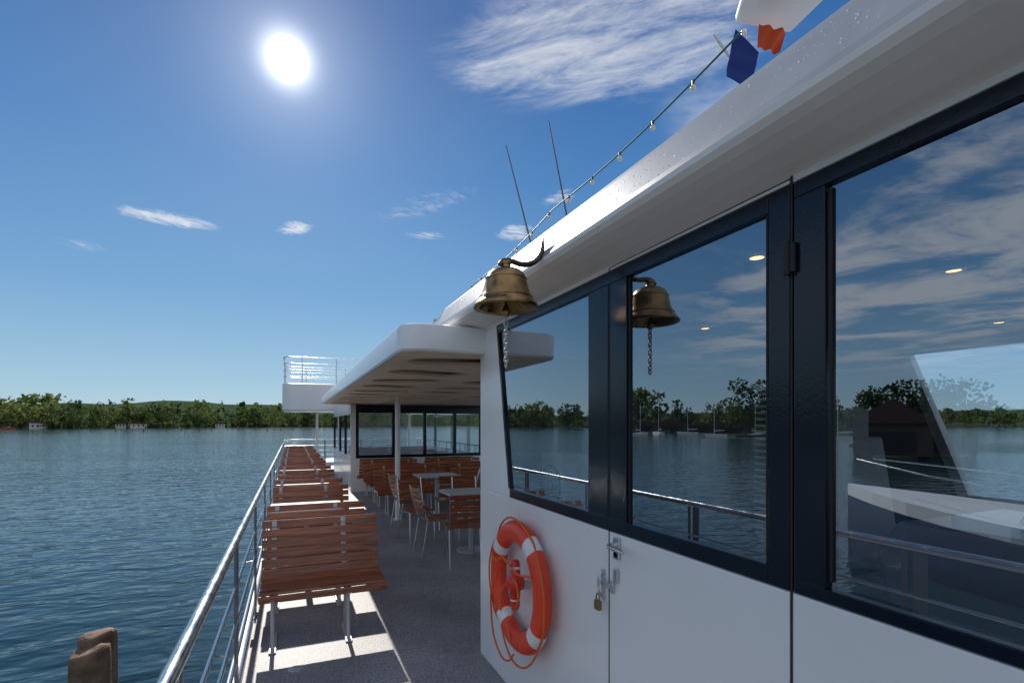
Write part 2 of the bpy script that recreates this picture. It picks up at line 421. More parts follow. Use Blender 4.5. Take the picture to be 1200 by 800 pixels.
pile=pmat("weathered_pile_wood",(.17,.105,.065),.85,var=.5,vscale=9,bump=1,bscale=35)
q=MB()
for (x,y,top,r,sd_) in((-1.17,4.02,-1.42,.105,0),(-1.18,4.17,-1.375,.10,5)):
    nb=60; 
    prof=[(r*1.08,WATER-1.5),(r*1.05,-2.6),(r*1.03,-2.1),(r*1.02,-1.8),(r*1.01,top-.15),(r,top-.06),(r*.98,top-.015),(r*.93,top),(r*.5,top+.006),(0.001,top+.008)]
    o=len(q.v); q.lathe(prof,(0,0,0),0,nb)
    for i in range(o,len(q.v)):
        vx,vy,vz=q.v[i]; a=math.atan2(vy,vx)
        n=noise.noise(Vector((math.cos(a)*2+sd_,math.sin(a)*2,vz*.4)))*.10+noise.noise(Vector((math.cos(a)*11+sd_,math.sin(a)*11,vz*1.0)))*.07
        vz2=vz+(.03*noise.noise(Vector((vx*9,vy*9,sd_)))+.12*vx if vz>top-.1 else 0)
        q.v[i]=(x+vx*(1+n),y+vy*(1+n),vz2)
q.obj("mooring_pile",[pile])

# ---------------------------------------------------------------- ship hull and deck
BOWY=22.0
q=MB(); q.prism([(-.34,-6),(4.96,-6),(4.96,BOWY),(-.34,BOWY)],DECK-.04,DECK,'Z'); q.obj("boat_deck",[deckM])
q=MB(); q.prism([(-.36,-6.05),(4.98,-6.05),(4.98,BOWY),(4.1,BOWY+4),(2.3,BOWY+6),(.5,BOWY+4),(-.36,BOWY)],WATER-.6,DECK-.044,'Z')
q.obj("boat_hull",[white],bevel=.04)
q=MB(); q.bb(-.36,-.30,-6,BOWY,DECK+.004,DECK+.13); q.bb(4.92,4.98,-6,BOWY,DECK+.004,DECK+.13); q.bb(-.30,4.92,BOWY-.06,BOWY,DECK+.004,DECK+.13)
q.obj("deck_coaming",[white],bevel=.01)
q=MB(); q.lathe([(.001,.004),(.045,.006),(.05,.002)],(0,0,DECK),0,20); q.obj("deck_drain",[steelp],loc=(.02,3.75,0))

e=empty("deck_railing")
q=MB()
RX=-.27; RT=DECK+1.05
q.tube([(RX,-6,RT),(RX,-2,RT),(RX,8,RT),(RX,BOWY-.4,RT),(RX+.05,BOWY-.15,RT),(RX+.25,BOWY-.05,RT),(2.5,BOWY-.05,RT),(4.87,BOWY-.05,RT),(4.87,-6,RT)],.021,0,14)
for k in range(4):
    z=DECK+.24+.19*k
    q.tube([(RX,-6,z),(RX,BOWY-.1,z),],.009,0,8)
    q.tube([(RX,BOWY-.06,z),(4.87,BOWY-.06,z)],.009,0,8); q.tube([(4.87,BOWY-.1,z),(4.87,-6,z)],.009,0,8)
q.obj("rails",[steel],parent=e)
q=MB()
y=1.5-6
while y<BOWY:
    for X in(RX,4.87):
        q.box((X,y,DECK+.56),(.012,.06,.93)); q.box((X,y+.07,DECK+.56),(.012,.022,.93))
        q.box((X,y+.03,DECK+.135),(.05,.15,.008))
    y+=1.5
for x in (1.2,2.6,4.0): q.box((x,BOWY-.06,DECK+.56),(.05,.012,.93))
q.obj("posts",[pmat("dark_post_steel",(.20,.21,.22),.4,metal=.5)],bevel=.003,parent=e)

# ---------------------------------------------------------------- saloon (deckhouse)
dh=empty("deckhouse")
WX=1.25
q=MB()
q.bb(WX,WX+.06,-4,3.5,DECK,-.457)
q.bb(WX,WX+.06,-4,3.5,.656,.70)
q.prism([(2.96,-.457),(3.5,-.457),(3.5,.656),(3.18,.656)],WX,WX+.06,'X')
q.bb(WX+.06,4.64,3.44,3.5,DECK,.70)
q.bb(WX,4.64,-4.06,-4,DECK,.70)
fx=4.58
q.bb(fx,fx+.06,-4,3.44,DECK,-.52); q.bb(fx,fx+.06,-4,3.44,.56,.70); q.prism([(2.2,-.52),(3.44,-.52),(3.44,.56),(2.6,.56)],fx,fx+.06,'X'); q.bb(fx,fx+.06,-.5,-.3,-.52,.56)
q.obj("walls",[white],bevel=.006,parent=dh)
q=MB(); q.bb(WX+.08,fx-.02,-3.98,3.42,DECK+.002,DECK+.01); q.obj("interior_floor",[dark_int],parent=dh)
q=MB(); q.bb(WX+.065,fx-.005,-3.98,3.43,.635,.65); q.obj("interior_ceiling",[int_ceil],parent=dh)
q=MB(); q.bb(WX+.062,fx-.003,3.42,3.437,DECK+.02,.63); q.bb(WX+.062,WX+.07,-3.9,3.41,DECK+.02,-.46); q.bb(fx-.012,fx-.003,-3.9,3.41,DECK+.02,-.53); q.prism([(2.2,-.53),(3.4,-.53),(3.4,.62),(2.6,.62)],fx-.012,fx-.003,'X'); q.obj("interior_lining",[dark_int],parent=dh)
q=MB(); q.prism([(2.13,-.52),(2.2,-.52),(2.6,.56),(2.53,.56)],fx-.03,fx+.05,'X'); q.obj("slanted_window_post",[white],parent=dh)
q=MB(); fx0,fx1=WX-.003,WX+.05
def leanY(z): return 2.96+(z+.457)/(1.113)*.22
z0,z1=-.455,.654; gb,gt=-.40,.60
q.bb(fx0,fx1,1.055,2.985,gt,z1)
q.bb(fx0,fx1,1.055,2.95,z0,gb)
q.prism([(leanY(gb)-.025,gb),(leanY(gb),gb),(leanY(gt),gt),(leanY(gt)-.025,gt)],fx0,fx1,'X')
q.prism([(2.985,gt),(leanY(gt),gt),(leanY(z1),z1),(2.985,z1)],fx0,fx1,'X')
q.bb(fx0,fx1,1.862,2.02,gb,gt)
q.bb(fx0,fx1,1.73,1.848,gb,gt)
q.bb(fx0,fx1,.986,1.055,z0,z1)
q.bb(fx0,fx1,.885,.974,gb-.02,gt+.01)
q.bb(fx0,fx1,-3.8,.974,gt+.01,z1); q.bb(fx0,fx1,-3.8,.974,z0,gb-.02)
for yy in(-1.2,-3.8): q.bb(fx0,fx1,yy,yy+.1,gb-.02,gt+.01)
q.obj("window_frames",[darkf],bevel=.003,parent=dh)
q=MB(); gx=WX+.012
q.add([(gx,1.0,gb-.03),(gx,2.955,gb-.03),(gx,3.165,gt+.02),(gx,1.0,gt+.02)],[(0,1,2,3)]); q.add([(gx,-3.8,gb-.03),(gx,.98,gb-.03),(gx,.98,gt+.03),(gx,-3.8,gt+.03)],[(0,1,2,3)])
q.obj("window_glass",[glass],parent=dh)
q=MB(); q.add([(fx+.02,-4,-.53),(fx+.02,2.7,-.53),(fx+.02,2.7,.57),(fx+.02,-4,.57)],[(0,1,2,3)]); q.obj("far_window_glass",[glass2],parent=dh)
q=MB()
for (a,c) in((1.062,1.068),(1.718,1.724),(2.026,2.031),(.872,.877)): q.bb(WX+.004,WX+.011,a,c,gb,gt)
q.obj("glazing_gasket",[rubber],parent=dh)
q=MB()
prof=[(1.27,.672),(1.20,.682),(1.13,.697),(1.085,.710),(1.058,.722),(1.044,.738),(1.043,.755),(1.05,.775),(1.12,.915),(1.132,.935),(1.15,.948),(1.19,.955),(4.68,.955),(4.72,.9),(4.72,.69),(4.6,.672)]
q.prism(prof,-4.2,4.0,'Y')
for i in range(2,2+len(prof)): q.m[i]=1 if (i-2)<6 or (i-2)>=13 else 0
q.obj("roof",[fasciaM,soffitM],bevel=.005,parent=dh)
dr=empty("cabin_door"); 
q=MB(); q.bb(WX-.004,WX-.0005,.986,1.848,DECK+.1,-.4575); q.bb(WX-.004,WX-.0005,.986,1.848,.6565,.666); q.obj("door_leaf",[white],bevel=.0015,parent=dr)
q=MB(); q.bb(WX-.0025,WX-.0003,1.850,1.858,DECK+.1,.668); q.bb(WX-.0025,WX-.0003,.978,.984,DECK+.1,.675);  q.bb(WX-.0025,WX-.0003,.984,1.85,.6665,.670); q.obj("door_gap",[rubber],parent=dr)
q=MB(); q.bb(WX-.016,WX-.004,.962,.984,.41,.49); q.tube([(WX-.015,.984,.405),(WX-.015,.984,.495)],.008,0,10); q.obj("hinge",[rubber],bevel=.003,parent=dr)
q=MB(); q.bb(WX-.018,WX-.005,1.765,1.805,-.56,-.47); q.tube([(WX-.012,1.785,-.50),(WX-.055,1.785,-.50),(WX-.062,1.77,-.50),(WX-.062,1.67,-.503)],.009,0,12)
q.bb(WX-.02,WX-.005,1.775,1.80,-.66,-.60)
q.lathe([(.001,-.018),(.016,-.018),(.018,-.008)],(WX,1.785,-.54),0,16,'X')
q.obj("door_handle",[steel],bevel=.003,parent=dr)
q=MB(); q.bb(WX-.010,WX-.001,1.885,1.905,-.76,-.63); q.bb(WX-.018,WX-.008,1.81,1.90,-.695,-.675); q.bb(WX-.014,WX-.005,1.805,1.835,-.71,-.66)
q.tube([(WX-.01,1.895,-.64),(WX-.03,1.895,-.66),(WX-.03,1.895,-.72),(WX-.01,1.895,-.75)],.005,0,8)
q.obj("door_hasp",[steel],bevel=.003,parent=dr)
q=MB(); q.bb(WX-.045,WX-.027,1.872,1.908,-.80,-.76); q.tube(catmull([(WX-.036,1.878,-.765),(WX-.036,1.879,-.74),(WX-.036,1.89,-.73),(WX-.036,1.901,-.74),(WX-.036,1.902,-.765)],4),.0035,0,8); q.obj("padlock",[pmat("brass",(.3,.22,.1),.4,metal=1)],bevel=.004)
q=MB()
me_bm=bmesh.new(); bmesh.ops.create_icosphere(me_bm,subdivisions=2,radius=1); dv=[v.co.copy() for v in me_bm.verts]; df=[tuple(v.index for v in f.verts) for f in me_bm.faces]; me_bm.free()
for i in range(700):
    y=random.uniform(.3,3.8); t=random.random(); x=1.05+.07*t; z=.775+.14*t
    if random.random()<.25: x=1.15+random.random()*.03; z=.948
    r=random.choice([.0010,.0013,.0016,.002,.0026])*(.85+.15*y)
    q.add([(x+v.x*r*.6,y+v.y*r*random.uniform(.95,1.05),z+v.z*r) for v in dv],df,0,True)
dropM,nt,bb=new_mat("water_drop"); bb.inputs["Base Color"].default_value=(.95,.97,1,1); bb.inputs["Roughness"].default_value=.15; bb.inputs["Specular IOR Level"].default_value=1
q.obj("water_droplets",[dropM])
lampM=bpy.data.materials.new("lit_downlight"); lampM.use_nodes=True; nb=lampM.node_tree.nodes["Principled BSDF"]; nb.inputs["Emission Color"].default_value=(1,.50,.16,1); nb.inputs["Emission Strength"].default_value=4.5
for (x,y) in [(1.62,1.42),(2.5,1.22),(4.03,1.73),(2.5,2.6),(4.0,.6)]:
    q=MB(); q.lathe([(.001,0),(.026,0)],(x,y,.631),0,20); q.lathe([(.026,-.001),(.036,-.004),(.04,.004)],(x,y,.631),1,20); q.obj("ceiling_downlight",[lampM,steel])
q=MB(); q.prism([(-.55,-.45),(1.5,-.45),(1.6,-.62),(1.5,-1.0),(1.35,-1.64),(-.55,-1.64)],2.6,3.5,'X'); q.prism([(.3,-.44),(1.2,-.44),(1.1,-.3),(.4,-.3)],2.9,3.4,'X',1)
q.obj("helm_console",[pmat("console_grey",(.6,.62,.64),.3),dark_int],bevel=.03)
q=MB(); q.box((3.1,1.75,-.95),(.5,.5,.12)); q.box((3.1,1.98,-.45),(.46,.1,.75),0,Matrix.Rotation(-.15,3,'X')); q.tube([(3.1,1.75,DECK),(3.1,1.75,-1.0)],.05,1,12); q.lathe([(.25,DECK+.02),(.22,DECK+.05),(.05,DECK+.07)],(3.1,1.75,0),1,20)
q.box((2.83,1.75,-.75),(.06,.35,.05)); q.box((3.37,1.75,-.75),(.06,.35,.05)); q.box((3.1,2.05,-.0),(.28,.08,.2))
q.obj("helm_chair",[pmat("grey_leather",(.6,.61,.62),.5),steel],bevel=.03)
q=MB(); q.bb(1.62,1.95,2.95,3.25,-.62,-.2); q.lathe([(.12,0),(.13,-.012),(.14,0)],(1.618,3.1,-.41),1,24,'X')
for rr in(.03,.06,.09): q.tube([(1.612,3.1+rr*math.cos(a*.5236),-.41+rr*math.sin(a*.5236)) for a in range(12)],.004,1,6,True)
q.bb(1.7,1.9,2.98,3.2,DECK+.02,-.62)
q.obj("ventilation_unit",[white,rubber],bevel=.01)
q=MB()
for k in range(24): q.box((1.42,1.17,.10-.021*k),(.018,.16,.0015),0,Matrix.Rotation(.4,3,'Y'))
q.bb(1.41,1.43,1.09,1.25,.11,.13); q.obj("venetian_blind",[white])

# ---------------------------------------------------------------- canopy
cn=empty("deck_canopy")
CX0,CX1,CY0,CY1=.66,4.9,3.4,13.6; CB,CT=.50,.69
def rrect(x0,x1,y0,y1,r,n=8):
    pts=[]
    for (cx,cy,a0) in((x1-r,y1-r,0),(x0+r,y1-r,90),(x0+r,y0+r,180),(x1-r,y0+r,270)):
        for k in range(n+1):
            a=R(a0+90*k/n); pts.append((cx+r*math.cos(a),cy+r*math.sin(a)))
    return pts
def ring_loft(q,loops,mat=0,smooth=False):
    n=len(loops[0]); vs=[p for l in loops for p in l]; fs=[]
    for i in range(len(loops)-1):
        for k in range(n):
            k2=(k+1)%n; fs.append((i*n+k,i*n+k2,(i+1)*n+k2,(i+1)*n+k))
    q.add(vs,fs,mat,smooth)
def lp(ins,z,r=.16): return [(x,y,z) for x,y in rrect(CX0+ins,CX1-ins,CY0+ins,CY1-ins,max(.02,r-ins*.6))]
q=MB(); ring_loft(q,[lp(.04,CB+.03),lp(.04,CB),lp(.012,CB-.004),lp(0,CB+.01),lp(.0,CT-.035),lp(.012,CT-.012),lp(.05,CT)],0,True)
L=lp(.05,CT); q.add(L,[tuple(range(len(L)))],0)
o=q.obj("canopy_shell",[white],parent=cn)
es=o.modifiers.new("es",'EDGE_SPLIT'); es.split_angle=R(35)
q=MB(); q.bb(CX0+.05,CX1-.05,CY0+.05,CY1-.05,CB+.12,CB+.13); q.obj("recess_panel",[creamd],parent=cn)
cu=bpy.data.curves.new("ceiling_lattice",'CURVE'); cu.dimensions='2D'; cu.fill_mode='BOTH'; cu.extrude=.012
def spl(pts):
    s=cu.splines.new('POLY'); s.points.add(len(pts)-1)
    for i,p in enumerate(pts): s.points[i].co=(p[0],p[1],0,1)
    s.use_cyclic_u=True
spl(rrect(CX0+.038,CX1-.038,CY0+.038,CY1-.038,.12))
row=0; y=3.98
while y<13.2:
    for k in range(4):
        x=1.24+k*1.03; a=R(16 if (row+k)%2 else -16)
        L0,W0=.41,.22
        base=rrect(-L0,L0,-W0,W0,W0*.9)
        spl([(x+p[0]*math.cos(a)-p[1]*math.sin(a),y+p[0]*math.sin(a)+p[1]*math.cos(a)) for p in base])
    y+=.98; row+=1
lo=bpy.data.objects.new("ceiling_lattice",cu); scene.collection.objects.link(lo); lo.location=(0,0,CB+.014); cu.materials.append(cream); lo.parent=cn
for (x,y) in((1.68,8.97),(4.5,8.97),(4.5,4.6)):
    q=MB(); q.tube([(x,y,DECK),(x,y,CB+.001)],.045,0,20); q.lathe([(.08,DECK+.001),(.08,DECK+.012),(.045,DECK+.014)],(x,y,0),0,20); q.obj("canopy_post",[white])

# ---------------------------------------------------------------- forward cabin
fc=empty("forward_cabin")
q=MB(); q.bb(1.3,1.42,13.0,13.12,DECK,CB); q.bb(1.42,4.7,13.0,13.08,DECK,DECK+.85); q.bb(4.7,4.85,13,13.12,DECK,CB)
q.bb(1.3,1.36,13.12,18.5,DECK,DECK+.85); q.bb(1.3,1.36,13.12,18.5,.25,CB);q.bb(1.3,4.85,18.5,18.56,DECK,DECK+.85);q.bb(4.79,4.85,13.12,18.5,DECK,DECK+.85); q.bb(4.79,4.85,13.12,18.5,.25,CB)
q.obj("walls",[white],parent=fc)
q=MB()
for x in(1.42,2.3,3.1,3.9,4.63): q.bb(x,x+.07,12.99,13.09,DECK+.85,.3)
q.bb(1.42,4.7,12.985,13.09,.28,CB-.01); q.bb(1.42,4.7,12.985,13.09,DECK+.82,DECK+.90)
for y in (14.5,16.2,18.4): q.bb(1.29,1.37,y,y+.1,DECK+.85,.25); q.bb(4.78,4.86,y,y+.1,DECK+.85,.25)
q.obj("window_frames",[darkf],parent=fc)
q=MB(); q.add([(1.42,13.04,DECK+.86),(4.7,13.04,DECK+.86),(4.7,13.04,.29),(1.42,13.04,.29)],[(0,1,2,3)]); q.add([(1.32,13.1,DECK+.86),(1.32,18.5,DECK+.86),(1.32,18.5,.25),(1.32,13.1,.25)],[(0,1,2,3)]); q.obj("window_glass",[glass],parent=fc)
q=MB(); q.bb(1.3,4.85,13.12,18.56,CB-.004,CB+.2); q.obj("roof",[white],parent=fc)
up=empty("upper_deck")
q=MB(); q.prism(rrect(-.32,4.95,18.7,22.2,.3),.47,1.38,'Z'); q.obj("platform",[white],bevel=.03,parent=up)
q=MB()
for z in(1.62,1.84,2.06,2.27):
    L=[(x,y,z) for x,y in rrect(-.27,4.9,18.75,22.1,.28)]
    q.tube(L,.018 if z>2.2 else .011,0,8,True)
for (x,y) in((-.25,19.2),(-.25,20.6),(-.25,21.8),(.3,18.75),(1.4,18.75),(2.5,18.75),(3.8,18.75),(.5,22.1),(2,22.1),(3.5,22.1)): q.tube([(x,y,1.37),(x,y,2.27)],.018,0,8)
q.obj("railing",[steel],parent=up)
q=MB()
for (x,y) in((.9,21.9),(4.6,21.9),(4.6,19)): q.tube([(x,y,DECK),(x,y,.475)],.05,0,12)
q.obj("supports",[white],parent=up)

# ---------------------------------------------------------------- benches
def bench_mesh(L,lx):
    q=MB()
    prof=[(0.0,.395,-50),(.045,.425,-12),(.115,.428,3),(.185,.424,4),(.255,.420,4),(.325,.418,2),(.382,.432,20)]
    for (y,z,a) in prof: q.box((0,y,z),(L,.062,.022),0,Matrix.Rotation(R(a),3,'X'))
    for k in range(6):
        t=k/5; y=.415+.12*t+.02*t*t; z=.475+.36*t; q.box((0,y,z),(L,.022,.062),0,Matrix.Rotation(R(-16-5*t),3,'X'))
    for x in lx:
        pts=catmull([(x,.0,.375),(x,.05,.407),(x,.2,.405),(x,.33,.40),(x,.40,.43),(x,.45,.55),(x,.50,.70),(x,.555,.86)],3)
        for a,c in zip(pts[:-1],pts[1:]):
            d=c-a; ang=math.atan2(d.z,d.y); q.box((a+c)/2,(.04,d.length+.003,.007),1,Matrix.Rotation(ang,3,'X'))
        for (ya,yb) in((.10,.06),(.30,.34)):
            q.tube([(x,ya,.40),(x,yb,.01)],.014,1,10)
        q.box((x,.20,.008),(.05,.40,.012),1); q.box((x,.2,.34),(.02,.22,.02),1)
    return q
bm1=bench_mesh(.90,(-.36,.17)).obj("wooden_bench",[wood,steelp],bevel=.004,loc=(.225,4.05,DECK))
tq=MB(); tq.prism(rrect(-.36,.36,-.30,.30,.05),.755,.78,'Z'); tq.tube([(0,0,0),(0,0,.75)],.03,1,14); tq.lathe([(.2,.002),(.19,.015),(.03,.03)],(0,0,0),1,24); tq.box((0,0,.745),(.4,.3,.015),1)
tb0=None
y=4.05; i=0
while y<20:
    if i>0: dup(bm1,"wooden_bench",(.225,y,DECK))
    if y+.9<21: dup(bm1,"wooden_bench",(.225,y+.84,DECK))
    ty=y+1.84
    if ty<20.5:
        if tb0 is None: tb0=tq.obj("deck_table",[table_m,steelp],bevel=.004,loc=(.14,ty,DECK))
        else: dup(tb0,"deck_table",(.14,ty,DECK))
    y+=2.45; i+=1
lb=bench_mesh(1.2,(-.4,.4)).obj("wooden_bench",[wood,steelp],bevel=.004,loc=(2.0,9.4,DECK))
for (x,y,r) in((3.5,9.4,0),(2.0,10.8,math.pi),(3.5,10.8,math.pi),(2.0,11.0,0),(3.5,11.0,0),(2.0,12.6,math.pi),(3.5,12.6,math.pi),(3.9,7.2,0)):
    dup(lb,"wooden_bench",(x,y,DECK),r)
def chair_mesh():
    q=MB()
    for k in range(6): q.box((0,-.17+.064*k,.45),(.38,.05,.016),0)
    for k in range(5): q.box((0,.225+.018*k,.54+.070*k),(.38,.014,.055),0,Matrix.Rotation(R(-12),3,'X'))
    for x in(-.18,.18):
        q.tube([(x,-.20,0),(x,-.18,.43),(x,.17,.43),(x,.215,.5),(x,.305,.86)],.010,1,8)
        q.tube([(x,.25,0),(x,.18,.43)],.010,1,8)
    return q
ch=chair_mesh().obj("wooden_chair",[wood,steel],bevel=.003,loc=(1.86,5.85,DECK)); ch.rotation_euler=(0,0,R(172))
for (x,y,r) in((1.62,7.2,10),(1.72,6.5,95),(2.75,5.6,180),(2.35,7.1,-5),(1.75,8.3,100),(2.75,8.4,-90),(2.9,7.1,0),(2.3,8.0,175),(3.6,5.7,180)):
    dup(ch,"wooden_chair",(x,y,DECK),R(r))
for (x,y) in((2.15,6.4),(3.1,6.4),(2.3,8.7)): dup(tb0,"deck_table",(x,y,DECK))

# ---------------------------------------------------------------- bell
be=empty("ship_bell",(.87,2.096,.51))
prof=[(.120,.006),(.139,0),(.146,.004),(.144,.014),(.130,.028),(.116,.048),(.104,.075),(.096,.105),(.090,.132),(.082,.152),(.066,.168),(.045,.176),(.022,.180),(.020,.196),(.026,.204),(.020,.214),(.001,.216)]
q=MB(); q.lathe(prof,(0,0,0),0,64); q.lathe([(.120,.006),(.105,.05),(.088,.11),(.075,.15),(.001,.165)],(0,0,0),0,64)
q.lathe([(.1185,.045),(.1205,.049),(.1175,.053)],(0,0,0),0,64); q.lathe([(.0905,.128),(.094,.132),(.090,.137)],(0,0,0),0,64)
q.obj("bell_body",[bronze],parent=be)
q=MB(); pts=catmull([(-.03,0,.192),(-.01,0,.212),(.03,0,.215),(.07,0,.208),(.115,0,.214),(.155,0,.240),(.178,0,.280),(.184,0,.345)],6)
n=len(pts); q.tube(pts,[.0125 if i<n-8 else .0125-.0012*(i-n+8) for i in range(n)],0,14)
q.obj("bell_bracket",[iron],parent=be)
q=MB(); q.tube([(0,0,.15),(0,0,.02)],.007,0,8); q.lathe([(.001,-.035),(.014,-.03),(.02,-.012),(.014,.004),(.006,.02)],(0,0,0),0,16); q.obj("clapper",[bronze],parent=be)
q=MB(); z=-.045
for k in range(11):
    ln=.014; pts=[]
    for a in range(12):
        t=a*math.pi/6; u=.009*math.cos(t); w=ln*math.sin(t)
        pts.append((u,0,z+w) if k%2 else (0,u,z+w))
    q.tube(pts,.0034,0,6,True); z-=.020
q.obj("bell_chain",[steelp],parent=be)

# ---------------------------------------------------------------- life ring
lr=empty("life_ring",(WX-.07,2.66,-.915))
q=MB(); A,Bn=96,20; vs=[];fs=[];ms=[]
for i in range(A):
    a=2*math.pi*i/A
    for j in range(Bn):
        t=2*math.pi*j/Bn; rr=.305+.062*math.cos(t)
        vs.append((.047*math.sin(t),rr*math.cos(a),rr*math.sin(a)))
for i in range(A):
    mid=(i+.5)/A*360
    isb=any(abs((mid-c+180)%360-180)<7.5 for c in(38,128,218,308))
    for j in range(Bn):
        i2=(i+1)%A;j2=(j+1)%Bn
        fs.append((i*Bn+j,i*Bn+j2,i2*Bn+j2,i2*Bn+j)); ms.append(1 if isb else 0)
q.v=vs; q.f=fs; q.m=ms; q.s=[True]*len(fs)
q.obj("ring",[orange,bandw],parent=lr)
q=MB(); pts=[]
for i in range(97):
    a=2*math.pi*i/96; deg=math.degrees(a)
    ph=((deg-38)%90)/90; bulge=.018*math.sin(math.pi*ph)+.006*math.sin(5*a)
    sag=-.045*math.sin(math.pi*ph)*(1 if 128<=deg<=330 else .2)
    rr=.370+bulge
    pts.append((-.012-.02*math.sin(math.pi*ph),rr*math.cos(a),rr*math.sin(a)+sag))
q.tube(pts[:-1],.006,0,8,True)
q.tube(catmull([(-.03,.20,-.24),(-.05,.12,-.05),(-.05,-.05,.05),(-.055,-.12,-.02),(-.05,-.06,-.12),(-.05,.04,-.22),(-.052,.0,-.30)]),.006,0,8)
q.tube(catmull([(-.03,.25,.02),(-.045,.31,-.1),(-.04,.33,-.25),(-.045,.27,-.38),(-.04,.16,-.46),(-.04,.05,-.44),(-.03,0,-.385)]),.006,0,8)
q.tube(catmull([(-.05,.3,.12),(-.055,.2,.1),(-.055,.1,.14),(-.055,-.1,.10),(-.055,-.28,.13)]),.006,0,8)
q.obj("grab_rope",[ropeo],parent=lr)
q=MB(); q.lathe([(.001,.13),(.022,.125),(.028,.10),(.03,.04),(.05,.03),(.055,.0),(.052,-.03),(.03,-.045),(.026,-.13),(.02,-.15),(.001,-.155)],(-.02,0,.02),0,28)
q.lathe([(.0315,.095),(.0315,.08)],(-.02,0,.02),1,28); q.lathe([(.027,-.08),(.0285,-.1)],(-.02,0,.02),1,28)
q.obj("rescue_light",[redp,bandw],parent=lr)
q=MB(); q.bb(.045,.072,-.05,.05,.20,.28); q.bb(-.0,.06,-.02,.02,.22,.235); q.bb(.045,.072,-.03,.03,-.32,-.24); q.bb(.01,.07,-.02,.02,-.02,.02); q.obj("wall_bracket",[steelp],parent=lr)

# ---------------------------------------------------------------- roof items
def cy(t):
    y=1.20+(5.0-1.20)*t; z=1.235+(1.03-1.235)*t-.03*abs(math.sin(math.pi*t*3))
    return Vector((1.3,y,z))
sl=empty("string_lights"); q=MB(); q.tube([cy(i/60) for i in range(61)],.0035,0,8); q.obj("cable",[cableg],parent=sl)
bulbM,nt,bb=new_mat("bulb_glass"); bb.inputs["Base Color"].default_value=(.85,.74,.5,1); bb.inputs["Roughness"].default_value=.12
q=MB()
for k in range(17):
    p=cy(.055+k*.058)
    q.tube([p+Vector((0,0,.004)),p-Vector((0,0,.012))],.0055,1,10)
    q.lathe([(.005,-.012),(.009,-.018),(.010,-.025),(.007,-.032),(.001,-.034)],p,0,14)
q.obj("bulbs",[bulbM,iron],parent=sl)
q=MB(); q.tube([(1.3,5.0,.69),(1.3,5.0,1.05)],.012); q.obj("light_pole",[steelp],parent=sl)
for (x,y,zt,dx) in((1.6,3.27,1.98,.30),(1.6,2.79,1.89,.19)):
    q=MB(); top=Vector((x-.919*dx*.75,y+.394*dx*.75,zt)); bot=Vector((x+.03,y-.02,.95)); q.tube([bot,bot.lerp(top,.25),top],[.009,.007,.0035],0,8); q.lathe([(.03,.951),(.028,.98),(.012,1.0)],(bot.x,bot.y,0),0,14); q.obj("whip_antenna",[antm])
def flag(name,corner_top,wv,hv,mat,amp=.02):
    q=MB(); n=24;m=14;vs=[];fs=[]
    nrm=wv.cross(hv).normalized()
    for i in range(n):
        for j in range(m):
            s=i/(n-1);t=j/(m-1)
            vs.append(corner_top+wv*s*(1-.25*t)+hv*t+nrm*amp*math.sin(s*14+t*3)*(.3+s)+hv*.12*s*s)
    for i in range(n-1):
        for j in range(m-1): fs.append((i*m+j,(i+1)*m+j,(i+1)*m+j+1,i*m+j+1))
    q.add(vs,fs,0,True); return q.obj(name,[mat])
q=MB(); q.tube([(2.10,1.92,.95),(2.10,1.92,1.99)],.014,0,12); q.tube([(2.08,1.94,1.80),(1.95,1.97,1.96)],.008,0,8); q.obj("flagstaff",[white])
flag("blue_flag",Vector((1.99,1.87,1.93)),Vector((-.05,.03,-.22)),Vector((.10,-.05,-.12)),flagb,.008)
flag("orange_flag",Vector((2.09,1.82,1.95)),Vector((.12,-.06,-.03)),Vector((-.01,.0,-.12)),flago,.012)
q=MB(); q.prism([(2.02,1.90),(2.33,1.84),(2.29,1.6),(2.2,1.2),(1.8,1.2),(1.88,1.7)],1.99,2.03,'Z'); q.prism([(2.04,1.80),(2.25,1.76),(2.2,1.5),(2.1,1.25),(1.9,1.25)],2.03,2.07,'Z'); 
q.tube([(2.05,1.3,.95),(2.05,1.3,2.0)],.025,0,12)
q.obj("roof_sunshade",[white],bevel=.01)

# ---------------------------------------------------------------- world / sun
EL=R(33.1); AZ=R(-.5)
sd=Vector((math.sin(AZ)*math.cos(EL),math.cos(AZ)*math.cos(EL),math.sin(EL)))
w=bpy.data.worlds.new("World"); scene.world=w; w.use_nodes=True; nt=w.node_tree; nd=nt.nodes; lk=nt.links
bg=nd["Background"]
sky=nd.new("ShaderNodeTexSky"); sky.sky_type='NISHITA'; sky.sun_disc=False; sky.sun_elevation=EL; sky.sun_rotation=AZ; sky.altitude=0; sky.air_density=1.0; sky.dust_density=.1; sky.ozone_density=3
tc=nd.new("ShaderNodeTexCoord")
def M(op,a,b_=None,c=None,clamp=False):
    n=nd.new("ShaderNodeMath"); n.operation=op; n.use_clamp=clamp
    for i,x in enumerate((a,b_,c)):
        if x is None: continue
        if isinstance(x,(int,float)): n.inputs[i].default_value=x
        else: lk.new(x,n.inputs[i])
    return n.outputs[0]
nrm=nd.new("ShaderNodeVectorMath"); nrm.operation='NORMALIZE'; lk.new(tc.outputs["Generated"],nrm.inputs[0])
sep=nd.new("ShaderNodeSeparateXYZ"); lk.new(nrm.outputs[0],sep.inputs[0]); X,Y,Z=sep.outputs
dot=nd.new("ShaderNodeVectorMath"); dot.operation='DOT_PRODUCT'; lk.new(nrm.outputs[0],dot.inputs[0]); dot.inputs[1].default_value=sd
D=M('MAXIMUM',dot.outputs["Value"],0.0)
zc=M('MAXIMUM',Z,.03)
px=M('DIVIDE',X,zc); py=M('DIVIDE',Y,zc)
